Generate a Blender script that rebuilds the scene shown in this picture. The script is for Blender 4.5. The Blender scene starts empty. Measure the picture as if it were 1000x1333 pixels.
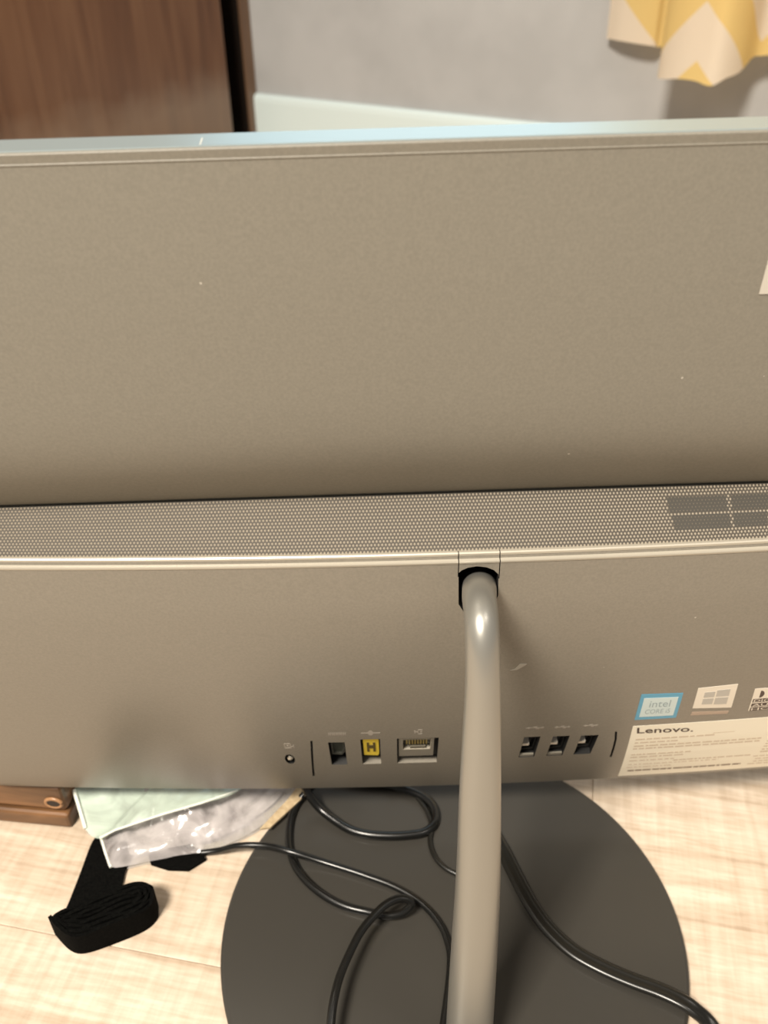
import bpy, bmesh, math, random
from mathutils import Vector, Matrix
from mathutils import noise as mnoise

C = bpy.context.scene.collection
SC = bpy.context.scene
rnd = random.Random(7)

# ------------------------------------------------------------------ camera, world, lights, exposure
# measured from the photograph, metres
CAM_POS = (-0.03218, -0.25325, 0.4512)
CAM_RIGHT = (0.999892, -0.008447, -0.012063)
CAM_UP = (0.014726, 0.573514, 0.819063)
CAM_FWD = (0.0, 0.819152, -0.573576)
MON_O = (0.004, 0.012, 0.39396)
MON_U = (0.999848, 0.012212, 0.012444)
MON_V = (-0.010622, -0.139324, 0.99019)
MON_W = (0.013826, -0.990172, -0.139173)
BOW = 3.8
PANEL_LOW = [(-0.01739, 0.0011), (-0.02119, 0.00138), (-0.02662, 0.00177), (-0.0328, 0.00221), (-0.03886, 0.0026), (-0.04477, 0.00294), (-0.05093, 0.00326), (-0.05708, 0.00355), (-0.06295, 0.0038), (-0.06861, 0.00401), (-0.07414, 0.00419), (-0.07933, 0.00432), (-0.08398, 0.0044), (-0.08793, 0.00443), (-0.09132, 0.00441), (-0.09438, 0.00433), (-0.09735, 0.0042), (-0.10022, 0.00402), (-0.10287, 0.00379), (-0.10542, 0.00349), (-0.10797, 0.0031), (-0.11053, 0.0026), (-0.11304, 0.00202), (-0.11553, 0.00135), (-0.11803, 0.0006), (-0.12058, -0.00026), (-0.12316, -0.00122), (-0.12569, -0.00222), (-0.12809, -0.0032), (-0.13036, -0.00417), (-0.13254, -0.00515), (-0.1346, -0.00611), (-0.13653, -0.007), (-0.13841, -0.00788), (-0.14022, -0.00874), (-0.14176, -0.00948), (-0.14285, -0.01)]
LIP = [(-0.15434, 0.012), (-0.154, 0.0136), (-0.15642, 0.0146), (-0.15668, 0.0156)]
CHASSIS = [(-0.15668, 0.0156), (-0.15859, 0.01585), (-0.1613, 0.01621), (-0.16454, 0.01661), (-0.16804, 0.017), (-0.17172, 0.0174), (-0.17571, 0.01782), (-0.18013, 0.01821), (-0.18508, 0.0185), (-0.19064, 0.0187), (-0.19675, 0.01884), (-0.20326, 0.01889), (-0.21005, 0.0188), (-0.21713, 0.01859), (-0.22457, 0.01826), (-0.23226, 0.0178), (-0.24015, 0.0172), (-0.24831, 0.01644), (-0.25676, 0.01554), (-0.26528, 0.01451), (-0.27367, 0.0134), (-0.28197, 0.01218), (-0.29026, 0.01084), (-0.2984, 0.00943), (-0.30625, 0.008), (-0.31382, 0.00654), (-0.32117, 0.00504), (-0.32824, 0.00351), (-0.33498, 0.002), (-0.34179, 0.00036), (-0.34858, -0.00137), (-0.35447, -0.00292), (-0.35859, -0.004)]
GRILLE = [(-0.14166, -0.0082), (-0.15434, 0.012)]
P_BUTTON = (-0.09263, -0.31625, -0.08748, -0.30321)
P_GROOVE_L = [(-0.07699, -0.2864), (-0.07767, -0.29677), (-0.07864, -0.31215), (-0.07991, -0.33568)]
P_GROOVE_R = [(0.07419, -0.28716), (0.07584, -0.29663), (0.07696, -0.30745), (0.07804, -0.32088)]
P_HDMI = (-0.06893, -0.31842, -0.06072, -0.28878)
P_POWER = (-0.0528, -0.31823, -0.04305, -0.28587)
P_NET = (-0.03465, -0.3182, -0.01393, -0.28585)
P_USB = [(0.02865, -0.31529, 0.03681, -0.28898), (0.04313, -0.31482, 0.0515, -0.28949), (0.05726, -0.31445, 0.06608, -0.29009)]
P_ICONS = [(-0.09113, -0.29543, -0.08614, -0.28882), (-0.06828, -0.28051, -0.0593, -0.27736), (-0.05214, -0.28129, -0.04278, -0.27591), (-0.02628, -0.28176, -0.02215, -0.27548), (0.02842, -0.28006, 0.03716, -0.27691), (0.04238, -0.28049, 0.05002, -0.27734), (0.05644, -0.28017, 0.06354, -0.27702)]
SLOT = [(-0.00861, -0.17863), (-0.00907, -0.16214), (-0.00789, -0.16081), (-0.00551, -0.15955), (-0.0019, -0.15892), (0.00205, -0.15966), (0.00485, -0.16114), (0.00678, -0.16338), (0.00725, -0.17464), (0.00505, -0.18312), (-0.00559, -0.18483)]
SLOT_SEAMS = [(-0.00911, -0.16214), (0.00709, -0.16359)]
Q_CPU = [(0.07888, -0.24916), (0.09857, -0.24978), (0.101, -0.27449), (0.08074, -0.27459)]
Q_SYS = [(0.10466, -0.24618), (0.12276, -0.24437), (0.126, -0.267), (0.10681, -0.26545)]
Q_SYS_LOW = [(0.10761, -0.26936), (0.12585, -0.27043), (0.12586, -0.27314), (0.10773, -0.27286)]
Q_AUDIO_TL_BL = [(0.13228, -0.24975), (0.13562, -0.27168)]
Q_LABEL_TL_BL = [(0.08149, -0.28172), (0.0891, -0.35486)]
T_BRAND = [(0.08523, -0.29033), (0.11389, -0.29182), (0.08399, -0.28364)]
PANEL_STICKER = [(0.08383, -0.03475), (0.08521, -0.05148)]
SCRATCH = [(0.01568, -0.22323), (0.02211, -0.21949)]
VENTS = [[(0.07499, 0.1978), (0.0986, 0.1906), (0.09929, 0.4572), (0.07579, 0.4642)], [(0.10073, 0.1935), (0.11547, 0.1873), (0.11456, 0.4519), (0.1002, 0.4584)], [(0.07625, 0.5177), (0.09912, 0.5098), (0.09925, 0.7596), (0.07704, 0.7812)], [(0.10064, 0.5119), (0.11438, 0.5045), (0.11349, 0.7662), (0.10045, 0.7612)]]
POLE = [(0.0089, 0.045, 0.2059, 0.00753), (0.0047, 0.012, 0.2268, 0.00677), (0.0027, -0.003, 0.2372, 0.00641), (0.0017, -0.012, 0.2424, 0.00621), (0.0013, -0.0195, 0.2443, 0.00607), (0.0012, -0.0255, 0.2418, 0.00607), (0.0014, -0.03, 0.2344, 0.00614), (0.0018, -0.0345, 0.2178, 0.00645), (0.0024, -0.041, 0.177, 0.00777), (0.0033, -0.0475, 0.1304, 0.00883), (0.0032, -0.0535, 0.0877, 0.00971), (0.0028, -0.061, 0.036, 0.01041)]
CABLE_THIN = [(-0.1398, 0.0503, 0.0022), (-0.1295, 0.0504, 0.004), (-0.1177, 0.0491, 0.01), (-0.1021, 0.0475, 0.012), (-0.0873, 0.0424, 0.0135), (-0.0692, 0.0378, 0.0105), (-0.0478, 0.0306, 0.0095), (-0.0289, 0.0225, 0.0095), (-0.0148, 0.0125, 0.0095), (-0.0057, 0.0004, 0.0095), (-0.0021, -0.012, 0.0095), (-0.0025, -0.0226, 0.0095), (-0.005, -0.0368, 0.0095), (-0.0076, -0.0492, 0.0095), (-0.0104, -0.0644, 0.0095)]
CABLE_LOOP = [(-0.048, 0.0916, 0.03), (-0.0665, 0.0894, 0.022), (-0.0795, 0.0836, 0.014), (-0.0858, 0.0782, 0.0098), (-0.0891, 0.0675, 0.0092), (-0.0894, 0.0547, 0.0092), (-0.0878, 0.0453, 0.0092), (-0.0836, 0.0351, 0.0092), (-0.0762, 0.0257, 0.0092), (-0.0662, 0.0175, 0.0092), (-0.0557, 0.012, 0.0092), (-0.0442, 0.0086, 0.0095), (-0.0345, 0.0055, 0.011), (-0.0264, 0.0048, 0.014), (-0.0216, 0.0062, 0.018), (-0.0219, 0.0078, 0.021), (-0.0276, 0.0076, 0.023), (-0.0344, 0.0037, 0.024), (-0.0407, -0.0025, 0.024), (-0.0469, -0.0105, 0.024), (-0.052, -0.0207, 0.024), (-0.0566, -0.0323, 0.024), (-0.0591, -0.0431, 0.024), (-0.0603, -0.0536, 0.022), (-0.0602, -0.069, 0.018)]
CABLE_BACK = [(-0.0828, 0.08, 0.03), (-0.0786, 0.0758, 0.02), (-0.0725, 0.0713, 0.013), (-0.0634, 0.0646, 0.0105), (-0.0543, 0.0587, 0.0098), (-0.0446, 0.0555, 0.0098), (-0.0327, 0.0543, 0.0098), (-0.0217, 0.0546, 0.0098), (-0.0115, 0.0565, 0.0098), (-0.0055, 0.0625, 0.0098), (-0.005, 0.0709, 0.0098), (-0.0091, 0.0785, 0.0098), (-0.0185, 0.0847, 0.0098), (-0.0309, 0.0894, 0.0098), (-0.0462, 0.0919, 0.0098), (-0.0674, 0.0968, 0.0098)]
CABLE_BACK_THIN = [(-0.0321, 0.0938, 0.02), (-0.0207, 0.0882, 0.011), (-0.0141, 0.0799, 0.0088), (-0.0095, 0.0712, 0.0088), (-0.0073, 0.0612, 0.0088), (-0.0087, 0.0511, 0.0088), (-0.0066, 0.0413, 0.0088), (-0.0011, 0.034, 0.0088), (0.0071, 0.0292, 0.0088)]
CABLE_TWIN = [(0.0171, 0.0762, 0.02), (0.0232, 0.0654, 0.013), (0.0278, 0.0538, 0.0106), (0.0321, 0.0423, 0.0106), (0.0361, 0.0295, 0.0106), (0.0403, 0.0171, 0.0106), (0.0445, 0.007, 0.0106), (0.0508, -0.004, 0.0106), (0.0604, -0.0147, 0.0106), (0.0724, -0.0227, 0.0106), (0.0858, -0.0294, 0.0106), (0.0986, -0.035, 0.011), (0.1076, -0.0401, 0.0114), (0.1134, -0.0439, 0.0102), (0.1199, -0.0489, 0.0065), (0.1251, -0.0615, 0.0045)]
STRAP_FLAT = [[(-0.1951, 0.0761, 0.0035), (-0.1727, 0.0678, 0.0035)], [(-0.1993, 0.0656, 0.0035), (-0.1767, 0.0551, 0.0035)], [(-0.2042, 0.0585, 0.0035), (-0.1806, 0.0414, 0.0035)], [(-0.2058, 0.0384, 0.0035), (-0.1808, 0.031, 0.0035)], [(-0.2074, 0.0196, 0.0035), (-0.1826, 0.0242, 0.0035)], [(-0.2093, 0.0091, 0.0035), (-0.1891, 0.0088, 0.0035)]]
STRAP_LOOP = [(-0.2095, 0.0043, 0.0), (-0.1993, -0.0042, 0.0), (-0.1912, -0.006, 0.0), (-0.1771, -0.0012, 0.0), (-0.1631, 0.0053, 0.0), (-0.1578, 0.0112, 0.0), (-0.158, 0.0165, 0.0)]
STRAP_LOOP_BACK = [(-0.1597, 0.021, 0.0), (-0.166, 0.0229, 0.0), (-0.1779, 0.0195, 0.0), (-0.1929, 0.0126, 0.0), (-0.2031, 0.0076, 0.0)]
STRAP_TAIL = [[(-0.1726, 0.0557, 0.0025), (-0.1674, 0.0437, 0.0025)], [(-0.1615, 0.0555, 0.0025), (-0.1572, 0.0402, 0.0025)], [(-0.1481, 0.0553, 0.0025), (-0.1454, 0.0395, 0.0025)], [(-0.1401, 0.0526, 0.0025), (-0.1365, 0.0462, 0.0025)]]
BAG_OUT = [(-0.2239, 0.0928, 0.004), (-0.2168, 0.0788, 0.004), (-0.2092, 0.0644, 0.004), (-0.1999, 0.0612, 0.004), (-0.1937, 0.049, 0.004), (-0.1887, 0.0404, 0.003), (-0.17, 0.0439, 0.003), (-0.1512, 0.048, 0.003), (-0.1341, 0.0512, 0.003), (-0.1216, 0.0565, 0.003), (-0.1091, 0.0645, 0.003), (-0.0979, 0.0748, 0.003), (-0.0869, 0.0866, 0.003), (-0.0813, 0.1025, 0.003), (-0.0935, 0.1237, 0.003), (-0.1342, 0.1339, 0.003), (-0.1837, 0.1317, 0.003), (-0.2253, 0.12, 0.003)]
BAG_FLAP = [(-0.2179, 0.0819, 0.018), (-0.2064, 0.0598, 0.012), (-0.1964, 0.0535, 0.012), (-0.1867, 0.0535, 0.019), (-0.1611, 0.0596, 0.024), (-0.1384, 0.0674, 0.024), (-0.12, 0.0771, 0.022), (-0.1132, 0.0952, 0.02), (-0.1576, 0.1107, 0.02), (-0.2141, 0.1074, 0.018)]
BAG_CARD = [(-0.1062, 0.0582, 0.0125), (-0.1002, 0.0591, 0.0125), (-0.0838, 0.0783, 0.0125), (-0.0773, 0.092, 0.0125), (-0.083, 0.0938, 0.0125), (-0.0916, 0.0784, 0.0125)]
BLOCK = [(-0.2641, 0.0745, 0.0), (-0.2195, 0.069, 0.0), (-0.2167, 0.0737, 0.0)]
BLOCK_RING = (-0.2259, 0.0715, 0.0213)
WALL_A = (-0.2936, 1.8395, 0.0)
WALL_DIR = (0.85743, -0.5146, 0.0)
WALL_N = (-0.5146, -0.85743, 0.0)
WARD = [(-0.0022, 0.1315), (0.0319, 0.1362), (0.0923, 0.1446), (0.6733, 0.1415)]
CURTAIN = [(0.7699, 0.2458, 0.02), (0.7962, 0.2453, 0.035), (0.83, 0.2434, 0.042), (0.8553, 0.2411, 0.04), (0.8616, 0.2392, 0.03), (0.8814, 0.2408, 0.025), (0.8992, 0.2418, 0.045), (0.8985, 0.2365, 0.075), (0.8897, 0.215, 0.1), (0.8913, 0.2076, 0.118), (0.9057, 0.2088, 0.135), (0.9305, 0.2132, 0.15), (0.9598, 0.2135, 0.16), (0.9847, 0.2091, 0.165), (1.0017, 0.2186, 0.15), (1.0142, 0.2237, 0.12), (1.0207, 0.2383, 0.075), (1.0288, 0.239, 0.06), (1.0412, 0.2402, 0.055), (1.0623, 0.2399, 0.06), (1.1015, 0.2346, 0.09), (1.1315, 0.2416, 0.09), (1.1568, 0.2495, 0.06), (1.2026, 0.2472, 0.1), (1.2367, 0.2509, 0.05), (1.2761, 0.2502, 0.05)]
WALL_B = (0.4834, 0.2911)


cd = bpy.data.cameras.new('camera')
cam = bpy.data.objects.new('camera', cd)
C.objects.link(cam)
r_, u_, f_ = Vector(CAM_RIGHT), Vector(CAM_UP), Vector(CAM_FWD)
cam.matrix_world = Matrix(((r_.x, u_.x, -f_.x, CAM_POS[0]), (r_.y, u_.y, -f_.y, CAM_POS[1]),
                           (r_.z, u_.z, -f_.z, CAM_POS[2]), (0, 0, 0, 1)))
cd.sensor_fit = 'VERTICAL'
cd.sensor_height = 36.0
cd.sensor_width = 27.0
cd.lens = 1150 / 1333 * 36.0
cd.clip_start = 0.01
cd.dof.use_dof = True
cd.dof.focus_distance = 0.36
cd.dof.aperture_fstop = 12.0
SC.camera = cam

wd = bpy.data.worlds.new('room_light')
SC.world = wd
wd.use_nodes = True
bg = wd.node_tree.nodes['Background']
bg.inputs['Color'].default_value = (1.0, 0.96, 0.90, 1)
bg.inputs['Strength'].default_value = 0.20


def area(name, loc, target, size, power, color, size_y=None):
    ld = bpy.data.lights.new(name, 'AREA')
    ld.energy = power
    ld.color = color
    ld.size = size
    if size_y:
        ld.shape = 'RECTANGLE'
        ld.size_y = size_y
    o = bpy.data.objects.new(name, ld)
    C.objects.link(o)
    o.location = loc
    o.rotation_euler = (Vector(target) - Vector(loc)).to_track_quat('-Z', 'Y').to_euler()
    return o


area('ceiling_lamp', (-0.75, -1.12, 2.25), (0.0, 0.1, 0.1), 0.5, 104, (1.0, 0.915, 0.79))
area('second_ceiling_lamp', (0.9, -0.5, 2.3), (0.0, 0.4, 0.2), 0.6, 9, (1.0, 0.92, 0.82))
area('window_daylight', (0.25, 1.42, 1.04), (0.0, 0.0, 0.36), 1.3, 3.0, (0.5, 0.82, 1.0), 0.32)

SC.view_settings.view_transform = 'Standard'
SC.view_settings.look = 'None'
SC.view_settings.gamma = 1.0
SC.view_settings.use_curve_mapping = False
SC.view_settings.exposure = 0.3


# ------------------------------------------------------------------ materials
def new_mat(name, color=(0.5, 0.5, 0.5), rough=0.5, metal=0.0, spec=0.5):
    m = bpy.data.materials.new(name)
    m.use_nodes = True
    b = m.node_tree.nodes['Principled BSDF']
    b.inputs['Base Color'].default_value = (*color, 1)
    b.inputs['Roughness'].default_value = rough
    b.inputs['Metallic'].default_value = metal
    b.inputs['Specular IOR Level'].default_value = spec
    return m


def nt(m):
    t = m.node_tree
    return t, t.nodes, t.links, t.nodes['Principled BSDF']


def noise_tint(m, c1, c2, scale=40, stretch=(1, 1, 1), detail=4, lo=0.35, hi=0.65, bump=0.0, bump_scale=None):
    """two-colour procedural variation in object space plus optional fine relief"""
    t, N, L, b = nt(m)
    tc = N.new('ShaderNodeTexCoord')
    mp = N.new('ShaderNodeMapping')
    mp.inputs['Scale'].default_value = stretch
    L.new(tc.outputs['Object'], mp.inputs['Vector'])
    n = N.new('ShaderNodeTexNoise')
    n.inputs['Scale'].default_value = scale
    n.inputs['Detail'].default_value = detail
    L.new(mp.outputs['Vector'], n.inputs['Vector'])
    r = N.new('ShaderNodeValToRGB')
    r.color_ramp.elements[0].position = lo
    r.color_ramp.elements[0].color = (*c1, 1)
    r.color_ramp.elements[1].position = hi
    r.color_ramp.elements[1].color = (*c2, 1)
    L.new(n.outputs['Fac'], r.inputs['Fac'])
    L.new(r.outputs['Color'], b.inputs['Base Color'])
    if bump:
        n2 = N.new('ShaderNodeTexNoise')
        n2.inputs['Scale'].default_value = bump_scale or scale * 4
        L.new(mp.outputs['Vector'], n2.inputs['Vector'])
        bp = N.new('ShaderNodeBump')
        bp.inputs['Strength'].default_value = bump
        bp.inputs['Distance'].default_value = 0.001
        L.new(n2.outputs['Fac'], bp.inputs['Height'])
        L.new(bp.outputs['Normal'], b.inputs['Normal'])
    return m


def paint_with_dust(name, c, rough):
    """satin grey paint, faint mottling, a few pale dust specks"""
    m = new_mat(name, c, rough)
    t, N, L, b = nt(m)
    tc = N.new('ShaderNodeTexCoord')
    n = N.new('ShaderNodeTexNoise')
    n.inputs['Scale'].default_value = 900
    n.inputs['Detail'].default_value = 2
    L.new(tc.outputs['Object'], n.inputs['Vector'])
    r = N.new('ShaderNodeValToRGB')
    r.color_ramp.elements[0].position = 0.3
    r.color_ramp.elements[0].color = (c[0] * 0.93, c[1] * 0.93, c[2] * 0.93, 1)
    r.color_ramp.elements[1].position = 0.7
    r.color_ramp.elements[1].color = (c[0] * 1.07, c[1] * 1.07, c[2] * 1.07, 1)
    L.new(n.outputs['Fac'], r.inputs['Fac'])
    v = N.new('ShaderNodeTexVoronoi')
    v.inputs['Scale'].default_value = 52
    v.inputs['Randomness'].default_value = 1.0
    L.new(tc.outputs['Object'], v.inputs['Vector'])
    lt = N.new('ShaderNodeMath')
    lt.operation = 'LESS_THAN'
    lt.inputs[1].default_value = 0.022
    L.new(v.outputs['Distance'], lt.inputs[0])
    mx = N.new('ShaderNodeMixRGB')
    mx.inputs['Color2'].default_value = (0.42, 0.39, 0.34, 1)
    L.new(lt.outputs['Value'], mx.inputs['Fac'])
    L.new(r.outputs['Color'], mx.inputs['Color1'])
    L.new(mx.outputs['Color'], b.inputs['Base Color'])
    return m


M_PAINT = paint_with_dust('grey_paint', (0.200, 0.186, 0.154), 0.5)
M_COVER = paint_with_dust('grey_cover_paint', (0.203, 0.183, 0.150), 0.36)
M_DARK = new_mat('recess_shade_black', (0.006, 0.006, 0.006), 0.6)  # black port mouth; on the cut walls, occlusion shade put into the colour
M_BEZEL = new_mat('silver_blue_bezel', (0.34, 0.40, 0.41), 0.3, 0.5)
M_RIM = new_mat('pale_rim', (0.42, 0.385, 0.32), 0.35, 0.2)
M_GLASS = new_mat('display_glass', (0.01, 0.01, 0.012), 0.08)
M_POLE = new_mat('satin_pole', (0.325, 0.315, 0.285), 0.36, 0.65)
M_BASE = new_mat('base_plate_paint', (0.040, 0.037, 0.032), 0.25, 0, 0.35)
M_WEAVE = new_mat('grille_thread', (0.36, 0.315, 0.25), 0.6)
M_GRILLE = new_mat('grille_backing', (0.06, 0.05, 0.038), 0.7)
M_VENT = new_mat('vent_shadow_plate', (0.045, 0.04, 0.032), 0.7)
M_METAL = new_mat('port_metal', (0.5, 0.46, 0.38), 0.35, 0.7)
M_GOLD = new_mat('gold_contacts', (0.75, 0.58, 0.2), 0.3, 0.8)
M_YELLOW = new_mat('yellow_plastic', (0.72, 0.55, 0.05), 0.4)
M_GREENBLK = new_mat('port_insert', (0.022, 0.026, 0.018), 0.4)
M_ICON = new_mat('printed_icon', (0.33, 0.30, 0.26), 0.6)
M_LABEL = new_mat('cream_label', (0.90, 0.86, 0.73), 0.5)
M_INK = new_mat('dark_ink', (0.07, 0.045, 0.035), 0.6)
M_INK2 = new_mat('pale_ink', (0.62, 0.52, 0.41), 0.6)
M_INK3 = new_mat('brown_ink', (0.26, 0.19, 0.14), 0.6)
M_WHITE = new_mat('white_sticker', (0.78, 0.72, 0.62), 0.45)
M_PANE = new_mat('grey_pane_print', (0.47, 0.45, 0.41), 0.45)
M_BLUE = new_mat('sticker_blue', (0.07, 0.33, 0.52), 0.35)
M_PALEBLUE = new_mat('sticker_pale_blue', (0.56, 0.68, 0.70), 0.35)
M_BLUEGREY = new_mat('sticker_grey_print', (0.30, 0.40, 0.44), 0.5)
M_TAN = new_mat('sticker_tan', (0.42, 0.32, 0.25), 0.5)
M_CABLE = new_mat('cable_rubber', (0.005, 0.005, 0.0045), 0.26)
M_CABLE2 = new_mat('cable_rubber_satin', (0.007, 0.0065, 0.005), 0.3)
M_STRAP = noise_tint(new_mat('black_webbing', (0.003, 0.003, 0.003), 0.95, spec=0.05), (0.0015, 0.0015, 0.0014), (0.004, 0.004, 0.0035), 900, bump=0.4)
M_CARD = noise_tint(new_mat('tan_card', (0.4, 0.3, 0.18), 0.8), (0.36, 0.26, 0.15), (0.5, 0.39, 0.24), 300)
M_WALL = noise_tint(new_mat('wall_plaster', (0.5, 0.47, 0.44), 0.9), (0.375, 0.375, 0.375), (0.42, 0.42, 0.42), 9, bump=0.15, bump_scale=160)
M_BASEB = new_mat('baseboard_white', (0.66, 0.76, 0.76), 0.4)


def wood(name, c1, c2, c3, rough, along, scale):
    """grain bands stretched along one object axis"""
    m = new_mat(name, c1, rough)
    t, N, L, b = nt(m)
    tc = N.new('ShaderNodeTexCoord')
    oi = N.new('ShaderNodeObjectInfo')
    add = N.new('ShaderNodeVectorMath')
    add.operation = 'ADD'
    sc = N.new('ShaderNodeVectorMath')
    sc.operation = 'SCALE'
    sc.inputs['Scale'].default_value = 7.0
    cmb = N.new('ShaderNodeCombineXYZ')
    for k in range(3):
        L.new(oi.outputs['Random'], cmb.inputs[k])
    L.new(cmb.outputs['Vector'], sc.inputs[0])
    L.new(tc.outputs['Object'], add.inputs[0])
    L.new(sc.outputs['Vector'], add.inputs[1])
    mp = N.new('ShaderNodeMapping')
    s = [1.0, 1.0, 1.0]
    s[along] = 0.07
    mp.inputs['Scale'].default_value = s
    L.new(add.outputs['Vector'], mp.inputs['Vector'])
    n = N.new('ShaderNodeTexNoise')
    n.inputs['Scale'].default_value = scale
    n.inputs['Detail'].default_value = 7
    n.inputs['Distortion'].default_value = 0.7
    L.new(mp.outputs['Vector'], n.inputs['Vector'])
    r = N.new('ShaderNodeValToRGB')
    e = r.color_ramp.elements
    e[0].position = 0.3
    e[0].color = (*c1, 1)
    e[1].position = 0.72
    e[1].color = (*c3, 1)
    k = e.new(0.5)
    k.color = (*c2, 1)
    L.new(n.outputs['Fac'], r.inputs['Fac'])
    L.new(r.outputs['Color'], b.inputs['Base Color'])
    return m


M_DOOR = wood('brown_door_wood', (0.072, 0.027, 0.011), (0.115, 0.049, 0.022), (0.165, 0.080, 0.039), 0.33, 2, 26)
M_CASING = wood('door_casing_wood', (0.085, 0.045, 0.025), (0.125, 0.070, 0.04), (0.16, 0.095, 0.055), 0.4, 2, 30)
M_BLOCK = wood('block_wood', (0.05, 0.022, 0.009), (0.115, 0.055, 0.022), (0.28, 0.135, 0.055), 0.4, 0, 60)
def reflect_haze(m, z0, z1, c):
    """pale reflection haze painted into the colour low on a board"""
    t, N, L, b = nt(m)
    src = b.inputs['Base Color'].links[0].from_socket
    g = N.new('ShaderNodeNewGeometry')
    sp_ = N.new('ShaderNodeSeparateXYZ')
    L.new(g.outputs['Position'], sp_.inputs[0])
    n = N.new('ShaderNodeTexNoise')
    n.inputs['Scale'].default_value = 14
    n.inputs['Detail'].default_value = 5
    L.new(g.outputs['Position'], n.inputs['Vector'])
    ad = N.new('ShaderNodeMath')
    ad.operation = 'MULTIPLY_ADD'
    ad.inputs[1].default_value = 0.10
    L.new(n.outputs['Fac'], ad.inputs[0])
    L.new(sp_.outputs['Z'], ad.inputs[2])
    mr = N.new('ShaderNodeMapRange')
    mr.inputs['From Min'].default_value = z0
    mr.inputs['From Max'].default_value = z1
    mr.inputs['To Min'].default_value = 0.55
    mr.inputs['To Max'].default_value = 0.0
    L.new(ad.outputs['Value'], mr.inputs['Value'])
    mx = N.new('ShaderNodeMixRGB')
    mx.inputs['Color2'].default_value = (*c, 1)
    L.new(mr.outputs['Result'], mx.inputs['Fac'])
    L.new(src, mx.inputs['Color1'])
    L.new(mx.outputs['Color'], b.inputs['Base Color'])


reflect_haze(M_DOOR, 0.15, 0.22, (0.24, 0.17, 0.12))  # pale band imitates a hazy reflection low on the wardrobe door
M_SHADEWOOD = new_mat('recess_shade_wood', (0.008, 0.004, 0.002), 0.5)  # near-black: shade of the wardrobe gap and ring hollow put into the colour


def laminate(name):
    """pale oak laminate: fine fibres along X, cross-cut flecks, slow tone drift"""
    m = wood(name, (0.44, 0.345, 0.255), (0.555, 0.46, 0.36), (0.64, 0.55, 0.45), 0.5, 0, 85)
    t, N, L, b = nt(m)
    ramp = [n for n in N if n.type == 'VALTORGB'][0]
    tc = [n for n in N if n.type == 'TEX_COORD'][0]
    mp = N.new('ShaderNodeMapping')
    mp.inputs['Scale'].default_value = (9, 60, 1)
    L.new(tc.outputs['Object'], mp.inputs['Vector'])
    n = N.new('ShaderNodeTexNoise')
    n.inputs['Scale'].default_value = 6
    n.inputs['Detail'].default_value = 3
    L.new(mp.outputs['Vector'], n.inputs['Vector'])
    mp2 = N.new('ShaderNodeMapping')
    mp2.inputs['Scale'].default_value = (90, 8, 1)
    L.new(tc.outputs['Object'], mp2.inputs['Vector'])
    n2 = N.new('ShaderNodeTexNoise')
    n2.inputs['Scale'].default_value = 2.2
    n2.inputs['Detail'].default_value = 3
    L.new(mp2.outputs['Vector'], n2.inputs['Vector'])
    ad = N.new('ShaderNodeMath')
    ad.operation = 'ADD'
    L.new(n.outputs['Fac'], ad.inputs[0])
    L.new(n2.outputs['Fac'], ad.inputs[1])
    r2 = N.new('ShaderNodeValToRGB')
    r2.color_ramp.elements[0].position = 0.8
    r2.color_ramp.elements[0].color = (0.80, 0.74, 0.68, 1)
    r2.color_ramp.elements[1].position = 1.2
    r2.color_ramp.elements[1].color = (1.1, 1.1, 1.1, 1)
    sb = N.new('ShaderNodeMath')
    sb.operation = 'MULTIPLY'
    sb.inputs[1].default_value = 0.5
    L.new(ad.outputs['Value'], sb.inputs[0])
    r2.color_ramp.elements[0].position = 0.36
    r2.color_ramp.elements[1].position = 0.6
    L.new(sb.outputs['Value'], r2.inputs['Fac'])
    mx = N.new('ShaderNodeMixRGB')
    mx.blend_type = 'MULTIPLY'
    mx.inputs['Fac'].default_value = 0.75
    L.new(ramp.outputs['Color'], mx.inputs['Color1'])
    L.new(r2.outputs['Color'], mx.inputs['Color2'])
    L.new(mx.outputs['Color'], b.inputs['Base Color'])
    return m


M_PLANK = laminate('pale_laminate')
M_JOINT = new_mat('laminate_core', (0.62, 0.50, 0.38), 0.8)


HEM_S = [0.0]
for _p, _q in zip(CURTAIN, CURTAIN[1:]):
    HEM_S.append(HEM_S[-1] + math.hypot(_q[0] - _p[0], _q[2] - _p[2]))
CHEV_HALF = (HEM_S[12] - HEM_S[1] + 0.012) / 2
CHEV_S = 4 * CHEV_HALF - HEM_S[12]
CHEV_T = 0.155 * 2.5 - 0.318


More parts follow.
